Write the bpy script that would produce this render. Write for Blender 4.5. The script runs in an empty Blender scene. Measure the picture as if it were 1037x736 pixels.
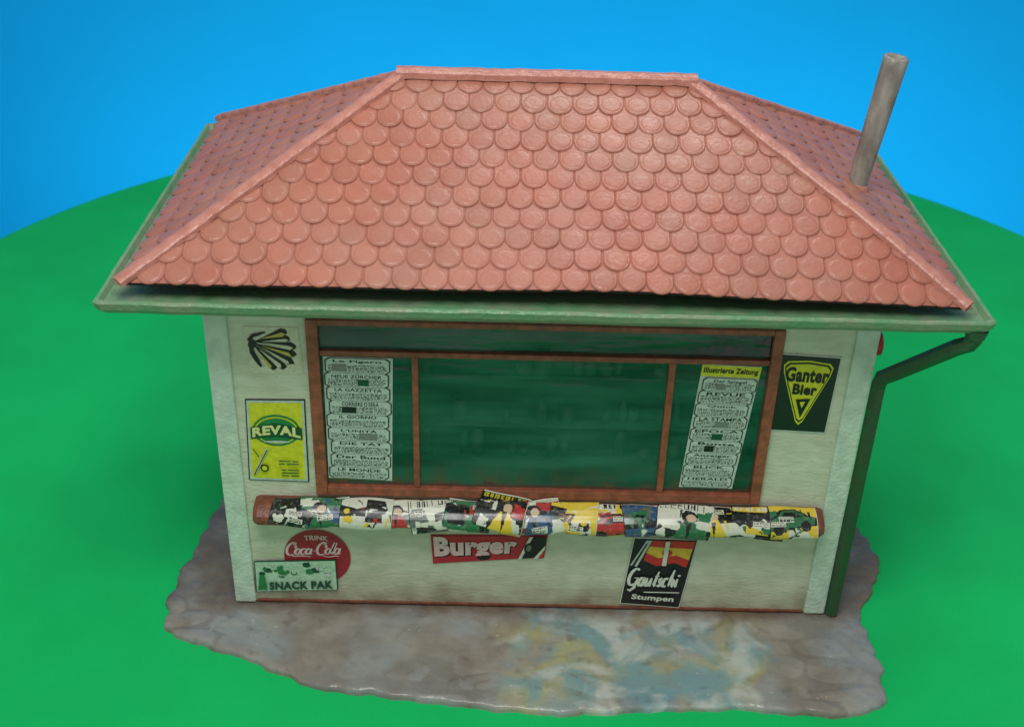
import bpy, bmesh, math, random
from mathutils import Vector, Matrix, noise
random.seed(7)
sc=bpy.context.scene
col=sc.collection
# ------------------------------------------------------------ materials
def srgb(r,g,b):
    f=lambda c:(c/255/12.92) if c/255<=0.04045 else ((c/255+0.055)/1.055)**2.4
    return (f(r),f(g),f(b),1)
def mat(name,c,rough=0.5,var=0.12,vscale=6,bump=0.0,bscale=40,c2=None,stretch=(1,1,1),spec=0.5,detail=5):
    m=bpy.data.materials.new(name); m.use_nodes=True
    nt=m.node_tree; N=nt.nodes; L=nt.links
    b=N["Principled BSDF"]; b.inputs["Roughness"].default_value=rough
    b.inputs["Specular IOR Level"].default_value=spec
    tc=N.new("ShaderNodeTexCoord"); mp=N.new("ShaderNodeMapping"); mp.inputs["Scale"].default_value=stretch
    L.new(tc.outputs["Object"],mp.inputs["Vector"])
    n=N.new("ShaderNodeTexNoise"); n.inputs["Scale"].default_value=vscale; n.inputs["Detail"].default_value=detail
    L.new(mp.outputs[0],n.inputs["Vector"])
    r=N.new("ShaderNodeMapRange"); r.inputs[1].default_value=0.35; r.inputs[2].default_value=0.65
    L.new(n.outputs["Fac"],r.inputs[0])
    mx=N.new("ShaderNodeMix"); mx.data_type='RGBA'
    mx.inputs[6].default_value=c
    mx.inputs[7].default_value=c2 if c2 else tuple(x*(1-var*2) for x in c[:3])+(1,)
    L.new(r.outputs[0],mx.inputs[0]); L.new(mx.outputs[2],b.inputs["Base Color"])
    if bump:
        n2=N.new("ShaderNodeTexNoise"); n2.inputs["Scale"].default_value=bscale; n2.inputs["Detail"].default_value=4
        L.new(mp.outputs[0],n2.inputs["Vector"])
        bp=N.new("ShaderNodeBump"); bp.inputs["Strength"].default_value=bump; bp.inputs["Distance"].default_value=0.02
        L.new(n2.outputs["Fac"],bp.inputs["Height"]); L.new(bp.outputs[0],b.inputs["Normal"])
    return m
M={}
def wallmat():
    m=mat('painted_wall',srgb(200,208,184),0.45,0.1,4,0.4,12,c2=srgb(184,194,166),stretch=(1,1,3))
    nt=m.node_tree;N=nt.nodes;L=nt.links;b=N["Principled BSDF"]
    base=b.inputs["Base Color"].links[0].from_socket
    tc=N.new("ShaderNodeTexCoord"); sp=N.new("ShaderNodeSeparateXYZ"); L.new(tc.outputs["Object"],sp.inputs[0])
    n=N.new("ShaderNodeTexNoise"); n.inputs["Scale"].default_value=3; n.inputs["Detail"].default_value=8; L.new(tc.outputs["Object"],n.inputs["Vector"])
    r=N.new("ShaderNodeMapRange"); r.inputs[1].default_value=.6; r.inputs[2].default_value=.0; L.new(sp.outputs[2],r.inputs[0])
    mu=N.new("ShaderNodeMath"); mu.operation='MULTIPLY'; L.new(r.outputs[0],mu.inputs[0]); L.new(n.outputs["Fac"],mu.inputs[1])
    r2=N.new("ShaderNodeMapRange"); r2.inputs[1].default_value=.15; r2.inputs[2].default_value=.6; r2.inputs[4].default_value=.8; L.new(mu.outputs[0],r2.inputs[0])
    mx=N.new("ShaderNodeMix"); mx.data_type='RGBA'; L.new(r2.outputs[0],mx.inputs[0]); L.new(base,mx.inputs[6]); mx.inputs[7].default_value=srgb(112,94,68)
    def stain(inp,scale,lo,hi,amt,c):
        n3=N.new("ShaderNodeTexNoise"); n3.inputs["Scale"].default_value=scale; n3.inputs["Detail"].default_value=6; L.new(tc.outputs["Object"],n3.inputs["Vector"])
        r3=N.new("ShaderNodeMapRange"); r3.inputs[1].default_value=lo; r3.inputs[2].default_value=hi; r3.inputs[4].default_value=amt; L.new(n3.outputs["Fac"],r3.inputs[0])
        m2=N.new("ShaderNodeMix"); m2.data_type='RGBA'; L.new(r3.outputs[0],m2.inputs[0]); L.new(inp,m2.inputs[6]); m2.inputs[7].default_value=c; return m2.outputs[2]
    c=stain(mx.outputs[2],14,.66,.76,.45,srgb(134,128,94))
    c=stain(c,1.7,.52,.72,.35,srgb(156,154,118))
    c=stain(c,30,.68,.74,.6,srgb(96,92,70))
    L.new(c,b.inputs["Base Color"]); return m
M['wall']=wallmat()
M['post']=mat('post_paint',srgb(192,214,194),0.4,0.1,7,0.6,26)
M['frame']=mat('frame_brown',srgb(150,84,60),0.36,0.2,12,0.4,40)
M['shelf']=mat('shelf_brown',srgb(124,68,48),0.4,0.2,12,0.3,40)
M['gutter']=mat('gutter_green',srgb(92,140,98),0.34,0.1,5,0.5,22,c2=srgb(120,138,108))
M['pipe']=mat('pipe_green',srgb(36,84,48),0.42,0.15,9,0.4,20,c2=srgb(46,72,44))
M['chim']=mat('chimney_plastic',srgb(144,140,130),0.36,0.2,9,0.6,30,c2=srgb(108,104,96),stretch=(1,1,.35))
M['inside']=mat('interior_paint',srgb(96,168,134),0.7,0.2,3)
M['shelving']=mat('shelving_paint',srgb(136,196,166),0.6,0.3,2)
M['under']=mat('roof_core',srgb(46,30,26),0.8,0.2,8)  # shade of the eave gap put into the core's dark colour
M['cap']=mat('cap_plastic',srgb(182,126,112),0.32,0.1,8,0.6,20,c2=srgb(166,108,94),spec=.4)
def ink(n,r,g,b,rough=0.34): M[n]=mat('ink_'+n,srgb(r,g,b),rough,0.1,22,0.2,60)
ink('black',18,22,20); ink('white',214,222,206); ink('cream',200,206,176); ink('yellow',208,214,42); ink('green',34,128,66)
ink('dgreen',14,78,46); ink('red',182,42,54); ink('pink',226,196,194); ink('mint',176,214,182); ink('paper',186,204,190)
ink('crim',160,38,52); ink('flagred',200,52,42); ink('flagyel',226,190,64); ink('grey',120,130,120); ink('sand',190,182,84); ink('darkgan',14,34,22); ink('lemon',222,226,150)

def tilemat():
    m=mat('roof_tile_plastic',srgb(168,105,88),0.3,0.1,3,0.25,24,c2=srgb(160,98,82),spec=.38)
    nt=m.node_tree;N=nt.nodes;L=nt.links;b=N["Principled BSDF"]
    a=N.new("ShaderNodeVertexColor"); a.layer_name="tint"
    base=b.inputs["Base Color"].links[0].from_socket
    tc=N.new("ShaderNodeTexCoord")
    def dust(scale,lo,hi,amt,c,inp,rough=.7):
        n=N.new("ShaderNodeTexNoise"); n.inputs["Scale"].default_value=scale; n.inputs["Detail"].default_value=8; n.inputs["Roughness"].default_value=rough
        L.new(tc.outputs["Object"],n.inputs["Vector"])
        rr=N.new("ShaderNodeMapRange"); rr.inputs[1].default_value=lo; rr.inputs[2].default_value=hi; rr.inputs[4].default_value=amt
        L.new(n.outputs["Fac"],rr.inputs[0])
        mx=N.new("ShaderNodeMix"); mx.data_type='RGBA'; mx.inputs[7].default_value=c
        L.new(rr.outputs[0],mx.inputs[0]); L.new(inp,mx.inputs[6]); return mx.outputs[2]
    c=dust(1.1,.38,.68,.7,srgb(160,118,102),base)
    c=dust(9,.62,.76,.4,srgb(188,160,144),c)
    mu=N.new("ShaderNodeMix"); mu.data_type='RGBA'; mu.blend_type='MULTIPLY'; mu.inputs[0].default_value=1
    L.new(c,mu.inputs[6]); L.new(a.outputs["Color"],mu.inputs[7]); L.new(mu.outputs[2],b.inputs["Base Color"])
    n=N.new("ShaderNodeTexNoise"); n.inputs["Scale"].default_value=5; L.new(tc.outputs["Object"],n.inputs["Vector"])
    rr=N.new("ShaderNodeMapRange"); rr.inputs[1].default_value=.35; rr.inputs[2].default_value=.65; rr.inputs[3].default_value=.28; rr.inputs[4].default_value=.45; L.new(n.outputs["Fac"],rr.inputs[0]); L.new(rr.outputs[0],b.inputs["Roughness"])
    return m
M['tile']=tilemat()
def glassmat():
    m=bpy.data.materials.new('pane_painted_reflection'); m.use_nodes=True
    nt=m.node_tree;N=nt.nodes;L=nt.links;b=N["Principled BSDF"]
    b.inputs["Roughness"].default_value=.05; b.inputs["Specular IOR Level"].default_value=1.0
    tc=N.new("ShaderNodeTexCoord"); mp=N.new("ShaderNodeMapping"); mp.inputs["Scale"].default_value=(.35,1,2.4)
    L.new(tc.outputs["Object"],mp.inputs[0])
    n=N.new("ShaderNodeTexNoise"); n.inputs["Scale"].default_value=2.0; n.inputs["Detail"].default_value=4; n.inputs["Roughness"].default_value=.5
    L.new(mp.outputs[0],n.inputs["Vector"])
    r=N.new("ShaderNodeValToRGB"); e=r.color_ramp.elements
    e[0].position=.35; e[0].color=srgb(20,80,62); e[1].position=.72; e[1].color=srgb(58,124,102)  # reflected green ground and its streaks put into the pane colour
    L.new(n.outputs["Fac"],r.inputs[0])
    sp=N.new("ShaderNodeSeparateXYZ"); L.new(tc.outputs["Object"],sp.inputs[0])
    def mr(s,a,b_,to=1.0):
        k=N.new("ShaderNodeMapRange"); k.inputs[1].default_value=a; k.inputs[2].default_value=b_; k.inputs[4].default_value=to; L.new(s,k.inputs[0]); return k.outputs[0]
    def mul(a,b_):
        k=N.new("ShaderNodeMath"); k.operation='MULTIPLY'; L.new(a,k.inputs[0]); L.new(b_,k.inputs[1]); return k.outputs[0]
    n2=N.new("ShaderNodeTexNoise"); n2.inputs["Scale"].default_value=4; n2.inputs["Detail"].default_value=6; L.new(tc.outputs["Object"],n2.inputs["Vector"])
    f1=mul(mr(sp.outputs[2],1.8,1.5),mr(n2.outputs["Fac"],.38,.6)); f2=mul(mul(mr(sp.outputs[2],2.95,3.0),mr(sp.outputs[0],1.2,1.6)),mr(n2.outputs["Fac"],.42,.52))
    m1=N.new("ShaderNodeMix"); m1.data_type='RGBA'; L.new(f1,m1.inputs[0]); L.new(r.outputs[0],m1.inputs[6]); m1.inputs[7].default_value=srgb(92,70,54)  # counter reflection painted as brown patches along the bottom
    m2=N.new("ShaderNodeMix"); m2.data_type='RGBA'; L.new(f2,m2.inputs[0]); L.new(m1.outputs[2],m2.inputs[6]); m2.inputs[7].default_value=srgb(14,26,22)  # darkness at upper right painted into the pane colour
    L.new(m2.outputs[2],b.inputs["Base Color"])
    al=N.new("ShaderNodeMath"); al.operation='MAXIMUM'
    ra=N.new("ShaderNodeMapRange"); ra.inputs[1].default_value=.35; ra.inputs[2].default_value=.7; ra.inputs[3].default_value=.30; ra.inputs[4].default_value=.48
    L.new(n.outputs["Fac"],ra.inputs[0]); L.new(ra.outputs[0],al.inputs[0])
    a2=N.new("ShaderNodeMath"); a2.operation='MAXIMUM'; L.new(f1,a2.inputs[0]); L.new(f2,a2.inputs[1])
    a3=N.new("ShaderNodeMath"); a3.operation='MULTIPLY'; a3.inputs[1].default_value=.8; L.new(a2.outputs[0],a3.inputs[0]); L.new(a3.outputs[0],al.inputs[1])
    L.new(al.outputs[0],b.inputs["Alpha"])
    bp=N.new("ShaderNodeBump"); bp.inputs["Strength"].default_value=.4; bp.inputs["Distance"].default_value=.03
    L.new(n.outputs["Fac"],bp.inputs["Height"]); L.new(bp.outputs[0],b.inputs["Normal"])
    return m
M['pane']=glassmat()

# ------------------------------------------------------------ helpers
def newobj(name,me,parent=None,mats=()):
    o=bpy.data.objects.new(name,me); col.objects.link(o)
    for m in mats: me.materials.append(m)
    if parent: o.parent=parent
    return o
def from_bm(name,bm,parent,mats,smooth=False):
    me=bpy.data.meshes.new(name); bm.normal_update(); bm.to_mesh(me); bm.free()
    if smooth:
        for p in me.polygons: p.use_smooth=True
    return newobj(name,me,parent,mats)
def add_box(bm,x0,x1,y0,y1,z0,z1,bev=0.012,mi=0):
    t=bmesh.new(); bmesh.ops.create_cube(t,size=1)
    for v in t.verts:
        v.co=Vector(((x0+x1)/2+v.co.x*(x1-x0),(y0+y1)/2+v.co.y*(y1-y0),(z0+z1)/2+v.co.z*(z1-z0)))
    if bev: bmesh.ops.bevel(t,geom=t.edges[:],offset=bev,segments=2,affect='EDGES',profile=.6)
    for f in t.faces: f.material_index=mi
    me=bpy.data.meshes.new("t"); t.to_mesh(me); t.free(); bm.from_mesh(me); bpy.data.meshes.remove(me)
def sweep(bm,pts,r,seg=16,radii=None,cap=True,smooth=True):
    P=[Vector(p) for p in pts]; rings=[]
    ref=Vector((0.3,1,0.1)).normalized()
    for i,p in enumerate(P):
        if i==0:d=P[1]-P[0]
        elif i==len(P)-1:d=P[-1]-P[-2]
        else:d=(P[i+1]-P[i]).normalized()+(P[i]-P[i-1]).normalized()
        d.normalize(); a=d.cross(ref).normalized(); b=d.cross(a)
        rr=radii[i] if radii else r
        rings.append([bm.verts.new(p+(a*math.cos(2*math.pi*(k+.5)/seg)+b*math.sin(2*math.pi*(k+.5)/seg))*rr) for k in range(seg)])
    for A,B in zip(rings,rings[1:]):
        for k in range(seg):
            f=bm.faces.new((A[k],A[(k+1)%seg],B[(k+1)%seg],B[k])); f.smooth=smooth
    if cap:
        bm.faces.new(rings[0][::-1]); bm.faces.new(rings[-1])
    return rings

# ------------------------------------------------------------ kiosk root
kiosk=bpy.data.objects.new("kiosk",None); col.objects.link(kiosk)
kiosk["label"]="weathered model newspaper kiosk with red tiled hip roof on stone base"
kiosk["category"]="model building"

D=2.9
bm=bmesh.new()
xs=[-2.98,-2.08,2.14,2.98]; zs=[0.0,1.40,3.26,3.66]
g={}
for i,x in enumerate(xs):
    for j,z in enumerate(zs): g[i,j]=bm.verts.new((x,0,z))
for i in range(3):
    for j in range(3):
        if (i,j)!=(1,1): bm.faces.new((g[i,j],g[i+1,j],g[i+1,j+1],g[i,j+1]))
rv={}
for (i,j) in [(1,1),(2,1),(2,2),(1,2)]: rv[i,j]=bm.verts.new((xs[i],.14,zs[j]))
o=[(1,1),(2,1),(2,2),(1,2)]
for a,b in zip(o,o[1:]+o[:1]): bm.faces.new((g[a],g[b],rv[b],rv[a]))
bk=[bm.verts.new(c) for c in [(-2.98,D,0),(2.98,D,0),(2.98,D,3.66),(-2.98,D,3.66)]]
bm.faces.new(bk[::-1])
def q(*c): bm.faces.new([bm.verts.new(p) for p in c])
q((-2.98,0,0),(-2.98,0,3.66),(-2.98,D,3.66),(-2.98,D,0))
q((2.98,0,0),(2.98,D,0),(2.98,D,3.66),(2.98,0,3.66))
wall=from_bm("wall",bm,kiosk,[M['wall']])
bm=bmesh.new()
add_box(bm,-2.9,2.9,1.0,1.06,0.05,3.6,0)
add_box(bm,-2.9,2.9,.2,.98,1.15,1.25,0)
inter=from_bm("interior",bm,kiosk,[M['inside']])
bm=bmesh.new()
for z in (1.62,2.2,2.8): add_box(bm,-2.6,2.6,.84,.99,z,z+.03,.005)
rs=random.Random(11)
for z in (1.25,1.65,2.23):
    x=-2.5
    while x<2.5:
        w=rs.uniform(.06,.2)
        if rs.random()<.6:
            h=rs.uniform(.08,.32); r0_=w*.4
            sweep(bm,[(x+w/2,.91,z+.01),(x+w/2,.91,z+h*.7),(x+w/2,.91,z+h)],.05,10,[r0_,r0_,r0_*rs.choice([.35,.9,.5])])
        x+=w*rs.choice([1,1,1.8])
from_bm("shelving",bm,inter,[M['shelving']])
for (x0,x1,y0,y1) in [(-3.0,-2.79,-.035,.18),(2.79,3.0,-.035,.18),(-3.0,-2.79,D-.18,D+.03),(2.79,3.0,D-.18,D+.03)]:
    bm=bmesh.new(); add_box(bm,x0,x1,y0,y1,0.0,3.64,.022); from_bm("corner_post",bm,kiosk,[M['post']])
bm=bmesh.new(); add_box(bm,-2.78,2.78,-.018,.05,0.0,.03,.01)
from_bm("skirting",bm,kiosk,[M['shelf']])

win=bpy.data.objects.new("window",None); col.objects.link(win); win.parent=kiosk
bm=bmesh.new()
def bar(x0,x1,z0,z1,y0=-.045,y1=.07): add_box(bm,x0,x1,y0,y1,z0,z1,.012)
bar(-2.10,-1.99,1.38,3.29); bar(2.06,2.16,1.38,3.29)
bar(-1.99,2.06,1.38,1.48,-.043,.068); bar(-1.99,2.06,3.235,3.29,-.043,.068)
bar(-1.99,2.06,2.92,2.975,-.03,.066)
bar(-1.165,-1.105,1.48,2.92,-.025,.06); bar(1.155,1.22,1.48,2.92,-.025,.06)
from_bm("frame",bm,win,[M['frame']])
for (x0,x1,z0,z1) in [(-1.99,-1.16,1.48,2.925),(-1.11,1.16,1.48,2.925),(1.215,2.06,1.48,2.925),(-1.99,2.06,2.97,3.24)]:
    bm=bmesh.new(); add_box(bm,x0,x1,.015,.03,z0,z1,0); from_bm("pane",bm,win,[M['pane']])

# ------------------------------------------------------------ printed sheets
tcache={}
def text_mesh(s,shear=0,off=0.0):
    k=(s,shear,off)
    if k in tcache: return tcache[k]
    cu=bpy.data.curves.new("t",'FONT'); cu.body=s; cu.shear=shear; cu.offset=off; cu.resolution_u=3
    cu.space_character=1+off*1.5
    ob=bpy.data.objects.new("t",cu); col.objects.link(ob)
    bpy.context.view_layer.update()
    dg=bpy.context.evaluated_depsgraph_get()
    me=bpy.data.meshes.new_from_object(ob.evaluated_get(dg))
    V=[(v.co.x,v.co.y) for v in me.vertices]; F=[tuple(p.vertices) for p in me.polygons]
    bpy.data.objects.remove(ob); bpy.data.meshes.remove(me)
    if V:
        x0=min(v[0] for v in V);x1=max(v[0] for v in V);y0=min(v[1] for v in V);y1=max(v[1] for v in V)
        V=[((x-x0)/(x1-x0),(y-y0)/(y1-y0)) for x,y in V]
    tcache[k]=(V,F); return tcache[k]
class Sheet:
    def __init__(s,TL,TR,BR,BL,y=-.012,base='white',thick=.012,step=.0025):
        s.c=(TL,TR,BR,BL); s.y=y; s.step=step; s.V=[];s.F=[];s.MI=[];s.m=[]; s.n=1
        if base: s.base(base,thick)
    def P(s,u,v,h):
        TL,TR,BR,BL=s.c
        x=(TL[0]*(1-u)+TR[0]*u)*v+(BL[0]*(1-u)+BR[0]*u)*(1-v)
        z=(TL[1]*(1-u)+TR[1]*u)*v+(BL[1]*(1-u)+BR[1]*u)*(1-v)
        return (x,s.y-h,z)
    def mi(s,k):
        if k not in s.m: s.m.append(k)
        return s.m.index(k)
    def base(s,k,th):
        i=len(s.V); pts=[(0,0),(1,0),(1,1),(0,1)]
        s.V+=[s.P(u,v,0) for u,v in pts]+[s.P(u,v,-th) for u,v in pts]
        s.F+=[(i,i+1,i+2,i+3)]+[(i+a,i+4+a,i+4+(a+1)%4,i+(a+1)%4) for a in range(4)]
        s.MI+=[s.mi(k)]*5
    def poly(s,pts,k): s.polys([pts],k)
    def polys(s,L,k):
        h=s.step*s.n; s.n+=1
        for pts in L:
            i=len(s.V); s.V+=[s.P(u,v,h) for u,v in pts]; s.F.append(tuple(range(i,i+len(pts)))); s.MI.append(s.mi(k))
    def rect(s,u0,v0,u1,v1,k): s.poly([(u0,v0),(u1,v0),(u1,v1),(u0,v1)],k)
    def ell(s,cu,cv,ru,rv,k,n=32): s.poly([(cu+ru*math.cos(2*math.pi*a/n),cv+rv*math.sin(2*math.pi*a/n)) for a in range(n)],k)
    def line(s,u0,v0,u1,v1,w,k):
        dx,dy=u1-u0,v1-v0; l=math.hypot(dx,dy); nx,ny=-dy/l*w/2,dx/l*w/2
        s.poly([(u0+nx,v0+ny),(u0-nx,v0-ny),(u1-nx,v1-ny),(u1+nx,v1+ny)],k)
    def ribbons(s,paths,w,k):
        for pts in paths:
            h=s.step*s.n; s.n+=.12; L=[];R=[]
            n=len(pts)
            for i,(x,y) in enumerate(pts):
                a=pts[max(0,i-1)]; b=pts[min(n-1,i+1)]; dx,dy=b[0]-a[0],b[1]-a[1]; l=math.hypot(dx,dy) or 1
                ww=w*(.5+.7*abs(dy)/l)*.5
                if i in(0,n-1): ww*=.5
                L.append((x-dy/l*ww,y+dx/l*ww)); R.append((x+dy/l*ww,y-dx/l*ww))
            for i in range(n-1):
                j=len(s.V); s.V+=[s.P(u,v,h) for u,v in (L[i],R[i],R[i+1],L[i+1])]; s.F.append((j,j+1,j+2,j+3)); s.MI.append(s.mi(k))
        s.n+=1
    def text(s,t,u0,v0,u1,v1,k,shear=0,off=0.0,rise=0,arch=0):
        V,F=text_mesh(t,shear,off); h=s.step*s.n; s.n+=1; i=len(s.V)
        s.V+=[s.P(u0+(u1-u0)*a,v0+(v1-v0)*b+rise*a+arch*(1-(2*a-1)**2),h) for a,b in V]
        for f in F: s.F.append(tuple(i+x for x in f)); s.MI.append(s.mi(k))
    def done(s,name,parent,label=None):
        me=bpy.data.meshes.new(name); me.from_pydata(s.V,[],s.F)
        for k in s.m: me.materials.append(M[k])
        for p,m in zip(me.polygons,s.MI): p.material_index=m
        o=newobj(name,me,parent)
        if label:o["label"]=label
        return o
def arc(cx,cy,rx,ry,a0,a1,n=12): return [(cx+rx*math.cos(math.radians(a0+(a1-a0)*i/n)),cy+ry*math.sin(math.radians(a0+(a1-a0)*i/n))) for i in range(n+1)]
class Script:
    def __init__(s,x0,y0,sx,sy,sl=.35,rise=0): s.a=(x0,y0,sx,sy,sl,rise); s.P=[]
    def T(s,p): x0,y0,sx,sy,sl,rise=s.a; s.P.append([(x0+(x+sl*y)*sx,y0+y*sy+x*rise) for x,y in p])
    def bigC(s,x): s.T(arc(x+.62,.72,.20,.22,-30,100,6)+arc(x+.55,.55,.52,.68,75,300,16))
    def bigG(s,x): s.T(arc(x+.55,.60,.50,.62,55,300,16)+[(x+.95,.1),(x+.98,.5)]); s.T([(x+.62,.52),(x+1.05,.54)]); s.T([(x+.98,.5),(x+.92,-.2),(x+.6,-.45),(x+.3,-.35)])
    def o(s,x): s.T(arc(x+.28,.26,.24,.30,60,420,14))
    def c(s,x): s.T(arc(x+.28,.26,.26,.30,50,310,12))
    def A(s,x): s.T(arc(x+.26,.26,.24,.30,60,420,14)); s.T([(x+.52,.60),(x+.48,.1),(x+.55,-.04),(x+.68,.06)])
    def u(s,x): s.T([(x+.04,.56),(x+.04,.15),(x+.14,-.03),(x+.3,.02),(x+.44,.2),(x+.48,.56)]); s.T([(x+.48,.56),(x+.47,.1),(x+.55,-.04),(x+.66,.06)])
    def l(s,x): s.T([(x+.05,.15),(x+.22,.7),(x+.24,1.15),(x+.12,1.15),(x+.08,.7),(x+.1,.1),(x+.2,-.04),(x+.34,.08)])
    def t(s,x): s.T([(x+.14,1.05),(x+.12,.1),(x+.2,-.04),(x+.34,.06)]); s.T([(x-.08,.70),(x+.38,.72)])
    def s_(s,x): s.T([(x+.36,.46),(x+.24,.58),(x+.1,.48),(x+.16,.32),(x+.32,.2),(x+.3,.02),(x+.14,-.03),(x+.02,.06)])
    def h(s,x): s.T([(x+.10,1.2),(x+.08,.6),(x+.08,0)]); s.T([(x+.08,.3),(x+.26,.56),(x+.42,.44),(x+.42,.08),(x+.5,-.04),(x+.6,.06)])
    def i(s,x): s.T([(x+.08,.56),(x+.07,.1),(x+.15,-.04),(x+.28,.08)]); s.T([(x+.08,.86),(x+.10,.80),(x+.11,.72)])
# --- shell sticker
s=Sheet((-2.66,3.19),(-2.17,3.19),(-2.14,2.70),(-2.62,2.71),base='cream',thick=.004,y=-.006)
cx,cy=.10,.68
K=7; A0,A1=28,-66
Lb=[];Ly=[];Ls=[]
rj=random.Random(2)
for k in range(K):
    a0=math.radians(A0+(A1-A0)*(k+.0)/K); a1=math.radians(A0+(A1-A0)*(k+1)/K); am=(a0+a1)/2
    R=.64+.18*math.sin(math.pi*(k+.5)/K)+rj.uniform(-.04,.04)
    def pt(a,r_): return (cx+r_*math.cos(a)+rj.uniform(-.016,.016),cy+r_*.92*math.sin(a)+rj.uniform(-.016,.016))
    Lb.append([pt(am,.04),pt(a0,R*.95),pt((a0+am)/2,R*1.02),pt(am,R*1.05),pt((a1+am)/2,R*1.02),pt(a1,R*.95)])
    b0=a0+(a1-a0)*.50; b1=a0+(a1-a0)*.98
    (Ly if k%3 else Ls).append([pt(am,.20),pt(b0,R*.88),pt((b0+b1)/2,R*.97),pt(b1,R*.90)])
s.polys(Lb,'black'); s.polys(Ly,'cream'); s.polys(Ls,'sand')
s.ribbons([[(.06,.72),(.16,.82),(.28,.86),(.40,.90)],[(.08,.62),(.10,.46),(.16,.30),(.22,.16)]],.08,'black')
s.poly([(.04,.60),(.15,.55),(.22,.68),(.10,.80)],'black')
s.done("sign",kiosk,"cream sticker with a black ribbed scallop shell")
# --- REVAL
s=Sheet((-2.70,2.43),(-2.15,2.44),(-2.165,1.51),(-2.74,1.52),base='black')
s.rect(.02,.01,.98,.99,'paper'); s.rect(.06,.035,.94,.965,'yellow')
s.ell(.5,.635,.40,.19,'green'); s.ell(.5,.635,.365,.165,'yellow'); s.ell(.5,.635,.34,.15,'green')
s.poly([(.07,.53),(.5,.56),(.93,.53),(.93,.67),(.5,.73),(.07,.67)],'dgreen')
s.text("REVAL",.10,.55,.90,.665,'lemon',off=.045,arch=.04)
s.ell(.5,.505,.22,.014,'paper')
s.line(.12,.1,.34,.42,.035,'paper'); s.line(.10,.08,.33,.40,.014,'black'); s.ell(.28,.18,.07,.045,'black'); s.ell(.28,.18,.045,.028,'yellow')
s.line(.1,.42,.2,.32,.012,'black')
s.polys([[(u,v),(u+w,v),(u+w,v+.014),(u,v+.014)] for u,v,w in [(.52,.27,.2),(.75,.27,.1),(.52,.235,.1),(.65,.235,.2),(.56,.16,.08),(.67,.16,.18),(.56,.125,.28),(.56,.09,.12),(.72,.09,.13)]],'dgreen')
s.done("sign",kiosk,"yellow cigarette advert with a green oval")
# --- Ganter
s=Sheet((2.13,3.05),(2.70,3.02),(2.675,2.20),(2.135,2.22),base='paper')
s.rect(.02,.015,.98,.985,'darkgan')
def shield(sc):
    c=(.5,.60); P=[(.10,.86),(.16,.91),(.5,.935),(.84,.91),(.90,.86),(.88,.76),(.56,.14),(.5,.10),(.44,.14),(.12,.76)]
    return [(c[0]+(u-c[0])*sc,c[1]+(v-c[1])*sc) for u,v in P]
s.poly(shield(1),'yellow'); s.poly(shield(.94),'darkgan'); s.poly(shield(.88),'yellow')
s.text("Ganter",.15,.66,.85,.85,'black',off=.045); s.text("Bier",.30,.50,.70,.64,'black',off=.045)
s.poly([(.38,.44),(.62,.46),(.5,.2)],'black'); s.poly([(.45,.41),(.54,.42),(.5,.33)],'yellow')
s.done("sign",kiosk,"black beer sign with a yellow triangular shield")
# --- red disc with script
s=Sheet((-2.47,.93),(-1.81,.93),(-1.81,.25),(-2.47,.25),y=-.010,base=None,step=.002)
s.poly([(.5+.5*math.cos(2*math.pi*a/48),.5+.5*math.sin(2*math.pi*a/48)) for a in range(48)],'crim')
s.text("TRINK",.32,.80,.68,.89,'pink',off=.02,arch=.015)
k=Script(.02,.55,.155,.175,rise=.006)
k.bigC(0); k.o(.86); k.c(1.42); k.A(1.92); k.T([(2.62,.3),(2.98,.34)]); k.bigC(2.95); k.o(3.8); k.l(4.38); k.A(4.68)
k.T([(.5,-.1),(.9,-.22),(1.8,-.2),(2.6,-.3)]); k.T([(3.7,-.2),(4.3,-.36),(5.0,-.24),(5.3,-.3)])
s.ribbons(k.P,.033,'pink')
s.done("sign",kiosk,"round red soft drink sign with white script")
s=Sheet((-2.77,.535),(-1.955,.575),(-1.95,.19),(-2.78,.14),y=-.035,base='dgreen',thick=.012)
s.rect(.012,.02,.988,.98,'mint')
rnd=random.Random(3)
for k_ in range(34):
    u=rnd.uniform(.04,.86);v=rnd.uniform(.46,.84);w=rnd.uniform(.03,.10);h=rnd.uniform(.04,.14)
    s.n=2+k_*.1
    s.poly([(u,v),(u+w*.5,v-.03),(u+w,v+rnd.uniform(-.04,.04)),(u+w*.8,min(.97,v+h)),(u+w*.3,min(.95,v+h*1.1)),(u-w*.1,min(.96,v+h*.8))],rnd.choice(['green','dgreen','paper','green','mint','mint']))
s.n=7
s.poly([(.03,.1),(.15,.1),(.12,.6),(.06,.62)],'green')
s.text("SNACK PAK",.17,.09,.95,.36,'dgreen',off=.05)
s.done("sign",kiosk,"mottled mint snack advert with dark green lettering")
# --- Burger
s=Sheet((-1.01,.90),(.14,.925),(.115,.65),(-.99,.54),base='crim',y=-.014)
s.rect(.01,.02,.99,.97,'red')
s.text("Burger",.035,.03,.755,.90,'black',off=.06); s.n=4; s.text("Burger",.02,.07,.745,.96,'pink',off=.055)
s.poly([(.80,.03),(.99,.03),(.99,.97),(.88,.97)],'black'); s.poly([(.765,.03),(.795,.03),(.875,.97),(.845,.97)],'white')
s.ell(.85,.48,.04,.24,'black'); s.ell(.85,.50,.022,.14,'grey'); s.poly([(.90,.03),(.99,.03),(.99,.6)],'white'); s.poly([(.94,.03),(.99,.03),(.99,.42)],'red')
s.done("sign",kiosk,"red food banner with white bold lettering")
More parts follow.
